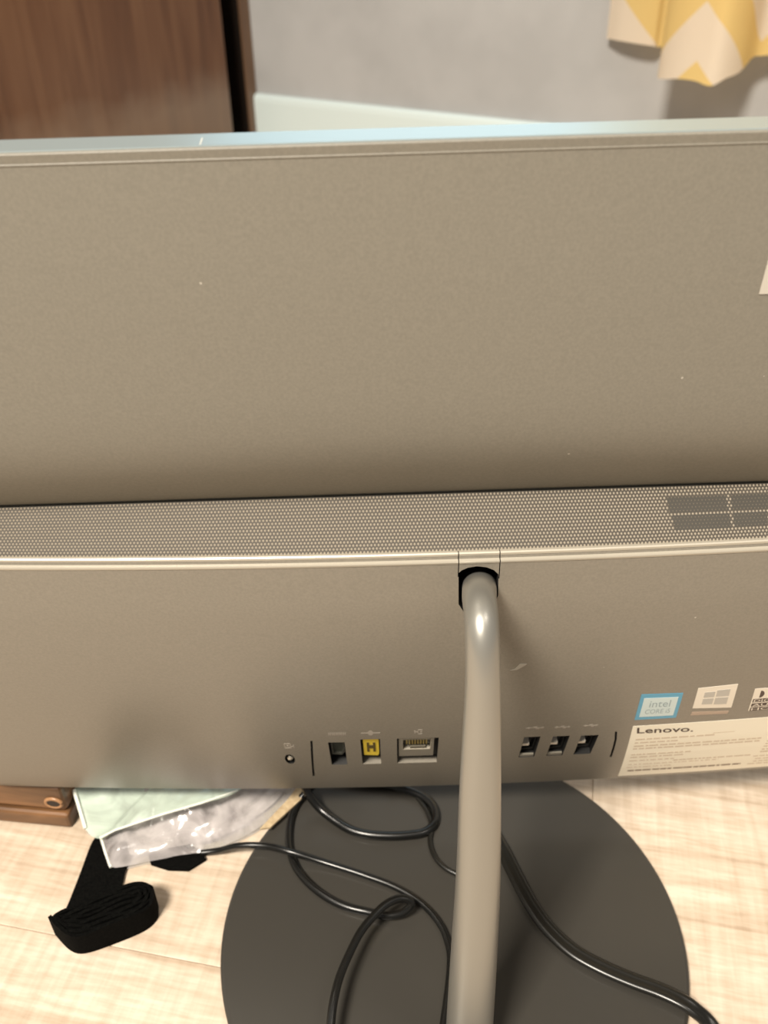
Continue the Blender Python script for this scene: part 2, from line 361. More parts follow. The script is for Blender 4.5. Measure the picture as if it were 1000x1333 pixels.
def chevron():
    """cream and yellow zigzag print; UV is cloth length and height in metres"""
    m = new_mat('chevron_cloth', (0.8, 0.7, 0.5), 0.85, spec=0.2)
    t, N, L, b = nt(m)
    uv = N.new('ShaderNodeUVMap')
    uv.uv_map = 'UVMap'
    sep = N.new('ShaderNodeSeparateXYZ')
    L.new(uv.outputs['UV'], sep.inputs[0])

    def mth(op, a, bb):
        n = N.new('ShaderNodeMath')
        n.operation = op
        for i, x in enumerate((a, bb)):
            if isinstance(x, (int, float)):
                n.inputs[i].default_value = x
            else:
                L.new(x, n.inputs[i])
        return n.outputs['Value']
    tri = mth('PINGPONG', mth('ADD', sep.outputs['X'], CHEV_S), CHEV_HALF)
    f = mth('ADD', sep.outputs['Y'], mth('MULTIPLY', tri, 0.95))
    ph = mth('FRACT', mth('DIVIDE', mth('ADD', f, CHEV_T), 0.155), 0)
    c = mth('GREATER_THAN', ph, 0.5)
    mx = N.new('ShaderNodeMixRGB')
    mx.inputs['Color1'].default_value = (0.86, 0.75, 0.61, 1)
    mx.inputs['Color2'].default_value = (0.85, 0.63, 0.26, 1)
    L.new(c, mx.inputs['Fac'])
    L.new(mx.outputs['Color'], b.inputs['Base Color'])
    tr = N.new('ShaderNodeBsdfTranslucent')
    L.new(mx.outputs['Color'], tr.inputs['Color'])
    ms = N.new('ShaderNodeMixShader')
    ms.inputs[0].default_value = 0.35
    L.new(b.outputs[0], ms.inputs[1])
    L.new(tr.outputs[0], ms.inputs[2])
    L.new(ms.outputs[0], N['Material Output'].inputs['Surface'])
    return m



M_CHEV = chevron()


def film(name, tint, alpha, rough=0.18):
    """thin clear plastic: part see-through, part milky, glossy creases"""
    m = new_mat(name, tint, rough, spec=0.8)
    t, N, L, b = nt(m)
    tp = N.new('ShaderNodeBsdfTransparent')
    tp.inputs['Color'].default_value = (0.93, 0.95, 0.92, 1)
    tc = N.new('ShaderNodeTexCoord')
    n = N.new('ShaderNodeTexNoise')
    n.inputs['Scale'].default_value = 38
    n.inputs['Detail'].default_value = 5
    n.inputs['Distortion'].default_value = 1.5
    L.new(tc.outputs['Object'], n.inputs['Vector'])
    mr = N.new('ShaderNodeMapRange')
    mr.inputs['From Min'].default_value = 0.35
    mr.inputs['From Max'].default_value = 0.65
    mr.inputs['To Min'].default_value = max(0.0, alpha - 0.18)
    mr.inputs['To Max'].default_value = min(1.0, alpha + 0.18)
    L.new(n.outputs['Fac'], mr.inputs['Value'])
    ms = N.new('ShaderNodeMixShader')
    L.new(mr.outputs['Result'], ms.inputs[0])
    L.new(tp.outputs[0], ms.inputs[1])
    L.new(b.outputs[0], ms.inputs[2])
    L.new(ms.outputs[0], N['Material Output'].inputs['Surface'])
    return m


M_FILM = film('clear_film', (0.62, 0.575, 0.57), 0.46)
M_FLAP = film('milky_film', (0.50, 0.585, 0.50), 0.74, 0.3)
M_FOAM = noise_tint(new_mat('grey_wrap', (0.45, 0.41, 0.40), 0.7), (0.16, 0.13, 0.14), (0.60, 0.54, 0.54), 45, bump=0.5)


# ------------------------------------------------------------------ builders
class MB:
    def __init__(self):
        self.v, self.f, self.m = [], [], []

    def add(self, vs, fs, mi=0):
        o = len(self.v)
        self.v += [tuple(p) for p in vs]
        self.f += [tuple(i + o for i in q) for q in fs]
        self.m += [mi] * len(fs)
        return self

    def hexa(self, p, mi=0):
        """p: 8 points, bottom 4 counter-clockwise then top 4"""
        return self.add(p, [(0, 3, 2, 1), (4, 5, 6, 7), (0, 1, 5, 4), (1, 2, 6, 5), (2, 3, 7, 6), (3, 0, 4, 7)], mi)

    def box(self, x0, y0, z0, x1, y1, z1, fn=Vector, mi=0):
        return self.hexa([fn((x, y, z)) for z in (z0, z1) for x, y in ((x0, y0), (x1, y0), (x1, y1), (x0, y1))], mi)

    def prism(self, poly, z0, z1, fn, mi=0):
        n = len(poly)
        a = [fn((x, y, z0)) for x, y in poly]
        b = [fn((x, y, z1)) for x, y in poly]
        self.add(a + b, [tuple(reversed(range(n))), tuple(range(n, 2 * n))] +
                 [(i, (i + 1) % n, n + (i + 1) % n, n + i) for i in range(n)], mi)
        return self

    def sweep(self, pts, rad, n=10, cap=True, flat=None):
        """tube along pts with radius (number or list); flat=(a,b) scales the section"""
        P = [Vector(p) for p in pts]
        R = rad if isinstance(rad, (list, tuple)) else [rad] * len(P)
        rings = []
        ref = Vector((0, 0, 1))
        prev = None
        for i, p in enumerate(P):
            t = (P[min(i + 1, len(P) - 1)] - P[max(i - 1, 0)]).normalized()
            s = t.cross(ref)
            if s.length < 0.25:
                s = prev if prev else Vector((1, 0, 0))
            s = (s - t * s.dot(t)).normalized()
            if prev and s.dot(prev) < 0:
                s = -s
            prev = s
            b = s.cross(t).normalized()
            fa, fb = flat or (1, 1)
            rings.append([p + (s * math.cos(2 * math.pi * k / n) * fa + b * math.sin(2 * math.pi * k / n) * fb) * R[i] for k in range(n)])
        vs = [q for r in rings for q in r]
        fs = [(i * n + k, i * n + (k + 1) % n, (i + 1) * n + (k + 1) % n, (i + 1) * n + k) for i in range(len(P) - 1) for k in range(n)]
        if cap:
            fs += [tuple(reversed(range(n))), tuple(range((len(P) - 1) * n, len(P) * n))]
        return self.add(vs, fs)

    def grid(self, rows, closed=False):
        n = len(rows[0])
        vs = [p for r in rows for p in r]
        m = n if closed else n - 1
        return self.add(vs, [(i * n + k, i * n + (k + 1) % n, (i + 1) * n + (k + 1) % n, (i + 1) * n + k) for i in range(len(rows) - 1) for k in range(m)])

    def build(self, name, mats, parent=None, smooth=False, angle=None, recalc=True):
        me = bpy.data.meshes.new(name)
        me.from_pydata(self.v, [], self.f)
        mats = mats if isinstance(mats, (list, tuple)) else [mats]
        for m in mats:
            me.materials.append(m)
        if len(mats) > 1:
            me.polygons.foreach_set('material_index', self.m)
        if recalc:
            bm = bmesh.new()
            bm.from_mesh(me)
            bmesh.ops.recalc_face_normals(bm, faces=bm.faces)
            bm.to_mesh(me)
            bm.free()
        if smooth:
            me.polygons.foreach_set('use_smooth', [True] * len(me.polygons))
            if angle is not None:
                me.set_sharp_from_angle(angle=math.radians(angle))
        me.update()
        o = bpy.data.objects.new(name, me)
        C.objects.link(o)
        if parent:
            o.parent = parent
            if parent.type == 'EMPTY' or parent.parent:
                base = parent
                off = Vector((0, 0, 0))
                while base:
                    off += base.location
                    base = base.parent
                o.location = -off
        return o


def empty(name, loc, label, cat, group=None):
    o = bpy.data.objects.new(name, None)
    o.empty_display_size = 0.05
    o.location = loc
    C.objects.link(o)
    tag(o, label, cat, group)
    return o


def tag(o, label, cat, group=None):
    o['label'] = label
    o['category'] = cat
    if group:
        o['group'] = group
    return o


def bevel(o, w, seg=2, angle=35):
    md = o.modifiers.new('bevel', 'BEVEL')
    md.width = w
    md.segments = seg
    md.limit_method = 'ANGLE'
    md.angle_limit = math.radians(angle)
    return o


def spline(pts, n=6):
    P = [Vector(p) for p in pts]
    res = []
    for i in range(len(P) - 1):
        p0, p1, p2, p3 = P[max(i - 1, 0)], P[i], P[i + 1], P[min(i + 2, len(P) - 1)]
        for k in range(n):
            t = k / n
            res.append(0.5 * ((2 * p1) + (p2 - p0) * t + (2 * p0 - 5 * p1 + 4 * p2 - p3) * t * t + (3 * p1 - p0 - 3 * p2 + p3) * t ** 3))
    res.append(P[-1])
    return res


# ------------------------------------------------------------------ the room
ZN = Vector((0, 0, 1))
WA, WD, WN = Vector(WALL_A), Vector(WALL_DIR), Vector(WALL_N)


def wall_pt(p):
    """(along the wall, out from the wall, height) -> world"""
    return WA + WD * p[0] + WN * p[1] + ZN * p[2]


mb = MB().box(-2.4, -0.10, 0, 2.4, 0, 2.5, wall_pt)
w = mb.build('wall_back', M_WALL)
w['kind'] = 'structure'

mb = MB()
mb.hexa([WA - WD * d_ + WN * n_ + ZN * z_ for z_ in (0, 2.5) for d_, n_ in ((0.53, 0.002), (0.53, 3.6), (0.63, 3.6), (0.63, 0.002))])
w = mb.build('wall_left', M_WALL)
w['kind'] = 'structure'

mb = MB()
prof = [(0.0, 0.0), (0.014, 0.0), (0.014, 0.086), (0.0125, 0.0945), (0.008, 0.0995), (0.0, 0.1)]
rows = [[wall_pt((a, b, z)) for b, z in prof] for a in (0.0, 2.4)]
mb.grid(rows)
n = len(prof)
mb.add(rows[0], [tuple(range(n))]).add(rows[1], [tuple(range(n))])
bb = mb.build('baseboard_back', M_BASEB)
bb['kind'] = 'structure'
# floor: slab and laminate planks, each plank an object
mb = MB().box(-2.4, -1.6, -0.03, 2.6, 2.6, -0.0085)
fl = mb.build('floor', M_JOINT)
fl['kind'] = 'structure'
pang = math.radians(-11.6)
px, py = Vector((math.cos(pang), math.sin(pang), 0)), Vector((-math.sin(pang), math.cos(pang), 0))
PW, PL = 0.190, 1.24
me0 = MB().box(0.0001, 0.0001, -0.0085, PL - 0.0001, PW - 0.0001, 0.0).build('plank', M_PLANK)
bm = bmesh.new()
bm.from_mesh(me0.data)
ed = [e for e in bm.edges if all(v.co.z > -0.001 for v in e.verts)]
bmesh.ops.bevel(bm, geom=ed, offset=0.0005, segments=1, affect='EDGES')
bm.to_mesh(me0.data)
bm.free()
J = Vector((-0.2399, 0.0101, 0))
first = True
for r in range(-7, 13):
    off = (r * 0.43) % 1.0 * PL
    for k in range(-3, 3):
        s = k * PL - off + 0.31
        p = J + px * s + py * (r * PW)
        c = p + px * PL / 2 + py * PW / 2
        if not (-1.9 < c.x < 2.1 and -1.2 < c.y < 2.5):
            continue
        if (c - WA).dot(WN) < -0.25:
            continue
        o = me0 if first else me0.copy()
        if not first:
            C.objects.link(o)
        first = False
        o.location = p
        o.rotation_euler = (0, 0, pang)
        o.parent = fl

# ------------------------------------------------------------------ the all-in-one computer
MO, MU, MV, MW = Vector(MON_O), Vector(MON_U), Vector(MON_V), Vector(MON_W)
HALF = 0.27


def mon(p):
    return MO + MU * p[0] + MV * p[1] + MW * p[2]


def cw(v):
    """height of the rear cover over the back plane at v, before the sideways bow"""
    pr = CHASSIS
    if v >= pr[0][0]:
        return pr[0][1]
    for a, b in zip(pr, pr[1:]):
        if v >= b[0]:
            t = (v - a[0]) / (b[0] - a[0])
            return a[1] + (b[1] - a[1]) * t
    return pr[-1][1]


def cov(p):
    """(u, v, height over the rear cover) -> world"""
    return mon((p[0], p[1], cw(p[1]) - p[0] ** 2 / (2 * BOW) + p[2]))


pc = empty('all_in_one_computer', (0, 0, 0), 'dark grey all-in-one computer seen from behind, on a round base with a bent pole', 'computer')

# front frame and display
mb = MB().prism([(0.0, -0.0115), (0.0, -0.0012), (-0.085, -0.0016), (-0.120, -0.0104), (-0.15, -0.0155), (-0.335, -0.0155), (-0.335, -0.0175)], -HALF, HALF, lambda p: mon((p[2], p[0], p[1])))
bevel(mb.build('bezel', M_BEZEL, pc), 0.0006, 2)
mb = MB().prism([(-0.006, -0.0114), (-0.305, -0.0166), (-0.305, -0.0180), (-0.006, -0.0122)], -HALF + 0.005, HALF - 0.005, lambda p: mon((p[2], p[0], p[1])))
mb.build('display', M_GLASS, pc)

# upper back panel with a raised bead under its top edge, shaped to catch light
pf = [(-0.0002, -0.0013), (-0.00025, -0.0002), (-0.0005, 0.0), (-0.0031, 0.0), (-0.0033, 0.00016), (-0.0036, 0.00016), (-0.0038, 0.0)] + [q for q in PANEL_LOW if q[0] < -0.006]
us = [-HALF + 0.001 + (2 * HALF - 0.002) * i / 24 for i in range(25)]
pf2 = pf + [(-0.1448, -0.0138), (-0.138, -0.0125), (-0.09, -0.0030), (-0.02, -0.0030)]
pf2 = pf + [(-0.1448, -0.0102)]
mb = MB()
rows = [[mon((u, v, w)) for v, w in pf2] for u in us]
mb.grid(rows)
mb.build('back_panel', M_PAINT, pc, smooth=True, angle=28)

# grille: a sloping shelf of woven thread between panel and rear cover
(gv0, gw0), (gv1, gw1) = GRILLE


def gri(p):
    """(u, 0..1 down the shelf, height) -> world"""
    u, t, h = p
    v = gv0 + (gv1 - gv0) * t
    wv = gw0 + (gw1 - gw0) * t - t * u * u / (2 * BOW)
    return mon((u, v, wv)) + (MV * 0.89 + MW * 0.45) * h


mb = MB()
mb.grid([[gri((u, t, 0)) for t in (0.0, 0.25, 0.5, 0.75, 1.0)] for u in us])
gr = mb.build('grille', M_GRILLE, pc)
mb = MB()
md = MB()
pitch = 0.00142
nr = 17
for j in range(nr):
    t = (j + 0.5) / nr
    i = 0
    u = -HALF + 0.004 + (pitch / 2 if j % 2 else 0)
    while u < HALF - 0.004:
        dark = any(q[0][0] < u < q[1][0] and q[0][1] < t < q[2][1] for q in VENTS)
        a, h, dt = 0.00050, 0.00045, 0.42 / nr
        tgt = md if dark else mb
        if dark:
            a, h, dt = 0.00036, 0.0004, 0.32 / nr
        tgt.add([gri((u - a, t, 0)), gri((u, t + dt, 0)), gri((u + a, t, 0)), gri((u, t - dt, 0)), gri((u, t, h))],
                [(0, 1, 4), (1, 2, 4), (2, 3, 4), (3, 0, 4)])
        u += pitch
o = mb.build('grille_weave', M_WEAVE, gr, recalc=False)
o['kind'] = 'stuff'
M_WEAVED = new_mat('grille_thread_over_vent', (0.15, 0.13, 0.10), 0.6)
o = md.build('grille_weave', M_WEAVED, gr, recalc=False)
o['kind'] = 'stuff'
o['label'] = 'darker weave over the vent openings'
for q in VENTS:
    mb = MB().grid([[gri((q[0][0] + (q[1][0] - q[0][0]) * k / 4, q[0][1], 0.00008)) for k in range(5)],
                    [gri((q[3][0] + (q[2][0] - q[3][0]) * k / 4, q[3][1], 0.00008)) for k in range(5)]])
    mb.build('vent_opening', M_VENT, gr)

# rear cover: lofted solid, ports, slots and seams cut out of it
lip = [(v, w, 1.0) for v, w in LIP[:-1]]
cpr = lip + [(v, w, 1.0) for v, w in CHASSIS]
loop = cpr + [(CHASSIS[-1][0] - 0.0010, -0.0060, 0.85), (CHASSIS[-1][0] - 0.0006, -0.0115, 0.4), (CHASSIS[-1][0] + 0.003, -0.0158, 0.0), (-0.25, -0.0158, 0.0), (-0.153, -0.0158, 0.0), (-0.1490, -0.0095, 0.0), (-0.1512, -0.0050, 0.2), (-0.15600, 0.0085, 1.0)]
us2 = [-HALF + 2 * HALF * i / 72 for i in range(73)]


def cend(u):
    e = max(0.0, abs(u) - (HALF - 0.012)) / 0.012
    return 0.008 * (1 - math.sqrt(max(0.0, 1 - e * e)))


mb = MB()
rows = []
for u in us2:
    rows.append([mon((u, v, w - k * (u * u / (2 * BOW)) - k * cend(u) * 0.6)) for v, w, k in loop])
mb.grid(rows, closed=True)
n = len(loop)
mb.add(rows[0], [tuple(range(n))]).add(rows[-1], [tuple(reversed(range(n)))])
bm_tmp = mb
cover = mb.build('rear_cover', [M_COVER, M_DARK], pc, smooth=False)
bm = bmesh.new()
bm.from_mesh(cover.data)
bmesh.ops.remove_doubles(bm, verts=bm.verts, dist=1e-6)
bmesh.ops.recalc_face_normals(bm, faces=bm.faces)
bm.to_mesh(cover.data)
bm.free()

cut = MB()


def cut_box(u0, v0, u1, v1, depth, top=0.004, lip_index=0):
    """box through the cover surface; bottom wall keeps the cover paint, the rest is dark"""
    P = [cov((u, v, 0)) for u, v in ((u0, v0), (u1, v0), (u1, v1), (u0, v1))]
    nrm = (P[1] - P[0]).cross(P[3] - P[0]).normalized()
    a = [p - nrm * depth for p in P]
    b = [p + nrm * top for p in P]
    o = len(cut.v)
    cut.v += [tuple(p) for p in a + b]
    for f, mi in (((0, 3, 2, 1), 1), ((4, 5, 6, 7), 1), ((0, 1, 5, 4), lip_index), ((1, 2, 6, 5), 1), ((2, 3, 7, 6), 1), ((3, 0, 4, 7), 1)):
        cut.f.append(tuple(i + o for i in f))
        cut.m.append(mi)
    return P, nrm


def cut_groove(pts, wd, depth):
    for (ua, va), (ub, vb) in zip(pts, pts[1:]):
        pass
    L_, R_ = [], []
    for i, (u, v) in enumerate(pts):
        L_.append((u - wd / 2, v))
        R_.append((u + wd / 2, v))
    poly = L_ + R_[::-1]
    cut.prism(poly, -depth, 0.004, cov, 1)


PORT = {}
PORT['hdmi'] = cut_box(*P_HDMI[:2], *P_HDMI[2:], 0.006, lip_index=1)
PORT['power'] = cut_box(*P_POWER[:2], *P_POWER[2:], 0.0045)
PORT['net'] = cut_box(*P_NET[:2], *P_NET[2:], 0.0036)
for i, q in enumerate(P_USB):
    PORT['usb%d' % i] = cut_box(*q[:2], *q[2:], 0.006, lip_index=1)
u0, v0, u1, v1 = P_BUTTON
cut.prism([((u0 + u1) / 2 + (u1 - u0) / 2 * math.cos(2 * math.pi * k / 16), (v0 + v1) / 2 + (v1 - v0) / 2 * math.sin(2 * math.pi * k / 16)) for k in range(16)], -0.004, 0.004, cov, 1)
cut_groove(P_GROOVE_L, 0.0011, 0.0015)
cut_groove(P_GROOVE_R, 0.0011, 0.0015)
for k in (0, 1):
    u, v = SLOT_SEAMS[k]
    cut.prism([(u - 0.0002, v - 0.002), (u + 0.0002, v - 0.002), (u + 0.0002, -0.150), (u - 0.0002, -0.150)], -0.004, 0.006, cov, 1)
cutter = cut.build('cutter', [M_COVER, M_DARK])
slot = MB().prism(SLOT, -0.0185, 0.010, cov, 1).build('cutter', [M_COVER, M_DARK])
for c_ in (cutter, slot):
    md_ = cover.modifiers.new('cut', 'BOOLEAN')
    md_.operation = 'DIFFERENCE'
    md_.solver = 'EXACT'
    md_.use_self = True
    md_.object = c_
bpy.context.view_layer.update()
dg = bpy.context.evaluated_depsgraph_get()
new = bpy.data.meshes.new_from_object(cover.evaluated_get(dg))
cover.modifiers.clear()
old = cover.data
cover.data = new
new.name = 'rear_cover'
bpy.data.meshes.remove(old)
for c_ in (cutter, slot):
    m_ = c_.data
    bpy.data.objects.remove(c_)
    bpy.data.meshes.remove(m_)
new.polygons.foreach_set('use_smooth', [True] * len(new.polygons))
new.set_sharp_from_angle(angle=math.radians(24))

# pale rim running along the ridge, in three lengths with the seams of the stand slot between
def rim(u0, u1):
    mb = MB()
    k = max(2, int((u1 - u0) / 0.01))
    sec = [(LIP[0][0] + 0.0002, LIP[0][1] - 0.0004), (LIP[1][0] + 0.0006, LIP[1][1] - 0.0002), (LIP[1][0] + 0.0002, LIP[1][1] + 0.0004), (LIP[1][0] - 0.0008, LIP[1][1] + 0.0005)]
    mb.grid([[mon((u0 + (u1 - u0) * i / k, v, w - (u0 + (u1 - u0) * i / k) ** 2 / (2 * BOW))) for v, w in sec] for i in range(k + 1)])
    sec = [(LIP[2][0] + 0.0004, LIP[2][1] - 0.0004), (LIP[3][0] + 0.0006, LIP[3][1] + 0.0001), (LIP[3][0] + 0.0001, LIP[3][1] + 0.0004), (LIP[3][0] - 0.0008, LIP[3][1] + 0.0003)]
    mb.grid([[mon((u0 + (u1 - u0) * i / k, v, w - (u0 + (u1 - u0) * i / k) ** 2 / (2 * BOW))) for v, w in sec] for i in range(k + 1)])
    return mb.build('cover_rim', M_RIM, pc)


sa, sb = SLOT_SEAMS[0][0], SLOT_SEAMS[1][0]
rim(-HALF + 0.004, sa - 0.0002)
rim(sa + 0.0002, sb - 0.0002)
rim(sb + 0.0002, HALF - 0.004)


# ports
def inport(key, depth):
    """frame on a port: (x 0..1, y 0..1, height over the floor at depth) -> world"""
    P, nm = PORT[key]

    def fn(p):
        a = P[0].lerp(P[1], p[0])
        b = P[3].lerp(P[2], p[0])
        return a.lerp(b, p[1]) + nm * (p[2] - depth)
    return fn


def ring_prism(fn, outer, inner, z0, z1, mb):
    n = len(outer)
    vs = [fn((x, y, z)) for z in (z0, z1) for x, y in outer + inner]
    fs = []
    for i in range(n):
        j = (i + 1) % n
        fs += [(i, j, n + j, n + i), (2 * n + i, 3 * n + i, 3 * n + j, 2 * n + j), (i, 2 * n + i, 2 * n + j, j), (n + i, n + j, 3 * n + j, 3 * n + i)]
    return mb.add(vs, fs)


def icon(rect, kind, k=0):
    u0, v0, u1, v1 = rect
    mb = MB()

    def bx(x0, y0, x1, y1):
        mb.box(u0 + (u1 - u0) * x0, v0 + (v1 - v0) * y0, 0.00002, u0 + (u1 - u0) * x1, v0 + (v1 - v0) * y1, 0.00010, cov)
    if kind == 'lock':
        bx(0, 0, 0.7, 0.2), bx(0, 0.8, 0.7, 1), bx(0, 0, 0.12, 1), bx(0.58, 0, 0.7, 1), bx(0.7, 0.3, 1, 0.45), bx(0.9, 0.1, 1, 0.7), bx(0.25, 0.35, 0.45, 0.65)
    elif kind == 'word':
        for i in range(5):
            x = i * 0.2
            bx(x + 0.02, 0, x + 0.07, 1), bx(x + 0.12, 0, x + 0.17, 1), bx(x + 0.05, 0.4, x + 0.14, 0.62)
    elif kind == 'power':
        bx(0, 0.42, 0.36, 0.58), bx(0.64, 0.42, 1, 0.58)
        poly = [(u0 + (u1 - u0) * (0.5 + 0.15 * math.cos(t * math.pi / 6)), v0 + (v1 - v0) * (0.5 + 0.48 * math.sin(t * math.pi / 6))) for t in range(12)]
        mb.prism(poly, 0.00002, 0.0001, cov)
    elif kind == 'net':
        bx(0.0, 0.42, 0.5, 0.58), bx(0.45, 0.1, 0.55, 0.9), bx(0.5, 0.75, 1, 0.95), bx(0.5, 0.05, 1, 0.25), bx(0.75, 0.42, 1.0, 0.6), bx(0.0, 0.25, 0.2, 0.75)
    else:
        bx(0, 0.42, 1, 0.58), bx(0.1, 0.2, 0.22, 0.8), bx(0.4, 0.55, 0.62, 0.95), bx(0.55, 0.05, 0.75, 0.45), bx(0.86, 0.25, 1, 0.75)
    return mb.build('port_icon', M_ICON, pc)


for rct, kd in zip(P_ICONS, ('lock', 'word', 'power', 'net', 'usb', 'usb', 'usb')):
    icon(rct, kd)

# lock button: small metal ball in its hole
u0, v0, u1, v1 = P_BUTTON
cpt = cov(((u0 + u1) / 2, (v0 + v1) / 2 - 0.0006, -0.0018))
bm = bmesh.new()
bmesh.ops.create_uvsphere(bm, u_segments=14, v_segments=8, radius=0.0019, matrix=Matrix.Translation(cpt))
me = bpy.data.meshes.new('lock_button')
bm.to_mesh(me)
bm.free()
me.materials.append(M_METAL)
me.polygons.foreach_set('use_smooth', [True] * len(me.polygons))
o = bpy.data.objects.new('lock_button', me)
C.objects.link(o)
o.parent = pc

# display port on the left: chamfered dark insert with a thin metal shell
fn = inport('hdmi', 0.006)
outer = [(0.10, 0.34), (0.72, 0.30), (0.92, 0.44), (0.92, 0.97), (0.10, 0.97)]
inner = [(0.20, 0.40), (0.68, 0.365), (0.81, 0.47), (0.81, 0.92), (0.20, 0.92)]
hd = ring_prism(fn, outer, inner, 0.0, 0.0042, MB()).build('video_port', new_mat('port_shell', (0.10, 0.10, 0.085), 0.3, 0.6), pc)
MB().prism(inner, 0.0, 0.003, fn).build('port_insert', M_GREENBLK, hd)

# yellow power port with a dark letter-like H recess
fn = inport('power', 0.0045)
pw = MB().prism([(0.12, 0.30), (0.84, 0.27), (0.92, 0.34), (0.92, 0.96), (0.12, 0.98)], 0.0, 0.0034, fn).build('power_port', M_YELLOW, pc)
mb = MB()
mb.box(0.30, 0.45, 0.0034, 0.42, 0.80, 0.0037, fn)
mb.box(0.62, 0.45, 0.0034, 0.74, 0.80, 0.0037, fn)
mb.box(0.42, 0.58, 0.0034, 0.62, 0.70, 0.0037, fn)
mb.build('port_slot', new_mat('port_slot_dark', (0.09, 0.065, 0.01), 0.5), pw)

# network port: metal frame, dark mouth, eight gold contacts
fn = inport('net', 0.0036)
outer = [(0.04, 0.24), (0.90, 0.24), (0.90, 0.97), (0.04, 0.97)]
inner = [(0.15, 0.52), (0.81, 0.52), (0.81, 0.89), (0.15, 0.89)]
npn = ring_prism(fn, outer, inner, 0.0, 0.0030, MB()).build('network_port', M_METAL, pc)
bevel(npn, 0.0003)
MB().box(0.15, 0.52, 0.0, 0.81, 0.89, 0.0006, fn).build('port_mouth', M_DARK, npn)
for i in range(8):
    x = 0.22 + 0.068 * i
    MB().box(x, 0.70, 0.0006, x + 0.036, 0.86, 0.0026, fn).build('contact', M_GOLD, npn)
MB().box(0.32, 0.52, 0.0006, 0.70, 0.60, 0.0026, fn).build('latch_notch', new_mat('notch_metal', (0.2, 0.18, 0.14), 0.4, 0.6), npn)

# three usb ports: dark mouth, metal lip, pale tongue
for i in range(3):
    fn = inport('usb%d' % i, 0.006)
    mb = MB()
    outer = [(0.08, 0.10), (0.92, 0.10), (0.92, 0.97), (0.08, 0.97)]
    inner = [(0.16, 0.18), (0.84, 0.18), (0.84, 0.90), (0.16, 0.90)]
    us_ = ring_prism(fn, outer, inner, 0.0, 0.003, mb).build('usb_port', new_mat('usb_shell', (0.006, 0.006, 0.005), 0.5, 0.0), pc)
    MB().box(0.14, 0.36, 0.0, 0.56, 0.46, 0.0036, fn).build('usb_tongue', M_WHITE, us_)
    if i < 2:
        MB().box(0.06, 0.0, 0.0046, 0.94, 0.09, 0.0056, fn).build('port_lip', M_METAL, us_)

# scratch on the cover beside the pole
(ua, va), (ub, vb) = SCRATCH
mb = MB().prism([(ua, va - 0.0006), (ua + 0.003, va - 0.0004), (ub, vb - 0.001), (ub + 0.0006, vb + 0.0004), (ub - 0.0025, vb + 0.0007), (ua + 0.002, va + 0.0005)], 0.00005, 0.0002, cov)
mb.build('scuff_mark', new_mat('scuff', (0.33, 0.31, 0.27), 0.6), pc)


# stickers -----------------------------------------------------------------
def sheet(poly, name, mat, parent, h=0.00012, lo=0.00001, nu=10):
    """thin sticker that follows the cover: poly = 4 corners TL TR BR BL"""
    tl, tr, br, bl = [Vector((*p, 0)) for p in poly]
    mb = MB()
    top, bot = [], []
    for j in range(5):
        a, b = tl.lerp(bl, j / 4), tr.lerp(br, j / 4)
        top.append([cov((*a.lerp(b, i / nu).xy, h)) for i in range(nu + 1)])
        bot.append([cov((*a.lerp(b, i / nu).xy, lo)) for i in range(nu + 1)])
    mb.grid(top)
    mb.grid(bot)
    for ra, rb in ((top[0], bot[0]), (top[-1], bot[-1])):
        mb.grid([ra, rb])
    mb.grid([[r[0] for r in top], [r[0] for r in bot]])
    mb.grid([[r[-1] for r in top], [r[-1] for r in bot]])
    return mb.build(name, mat, parent)


def inq(poly):
    tl, tr, br, bl = [Vector((*p, 0)) for p in poly]

    def fn(x, y):
        """x right 0..1, y down 0..1"""
        return tl.lerp(tr, x).lerp(bl.lerp(br, x), y)
    return fn


def subquad(poly, x0, y0, x1, y1):
    f = inq(poly)
    return [tuple(f(x, y).xy) for x, y in ((x0, y0), (x1, y0), (x1, y1), (x0, y1))]


def text_on(poly, x0, y0, x1, y1, txt, mat, parent, h=0.0002, name='lettering', bold=0.0):
    """lettering stretched to fill part of a sticker"""
    cu = bpy.data.curves.new('t', 'FONT')
    cu.body = txt
    cu.resolution_u = 3
    cu.offset = bold
    to = bpy.data.objects.new('t', cu)
    C.objects.link(to)
    bpy.context.view_layer.update()
    me = bpy.data.meshes.new_from_object(to.evaluated_get(bpy.context.evaluated_depsgraph_get()))
    bpy.data.objects.remove(to)
    xs = [v.co.x for v in me.vertices]
    ys = [v.co.y for v in me.vertices]
    ax, bx, ay, by = min(xs), max(xs), min(ys), max(ys)
    f = inq(poly)
    for v in me.vertices:
        X = x0 + (x1 - x0) * (v.co.x - ax) / (bx - ax)
        Y = y1 + (y0 - y1) * (v.co.y - ay) / (by - ay)
        q = f(X, Y)
        v.co = cov((q.x, q.y, h))
    me.materials.clear()
    me.materials.append(mat)
    me.name = name
    o = bpy.data.objects.new(name, me)
    C.objects.link(o)
    o.parent = parent
    return o


# processor sticker
st = sheet(Q_CPU, 'processor_sticker', M_BLUE, pc)
st['label'] = 'blue framed processor sticker reading intel CORE i5'
sheet(subquad(Q_CPU, 0.09, 0.14, 0.91, 0.88), 'sticker_field', M_PALEBLUE, st, 0.00018)
text_on(Q_CPU, 0.26, 0.24, 0.76, 0.50, 'intel', M_BLUEGREY, st, 0.00024)
text_on(Q_CPU, 0.20, 0.58, 0.80, 0.76, 'CORE i5', M_BLUEGREY, st, 0.00024)

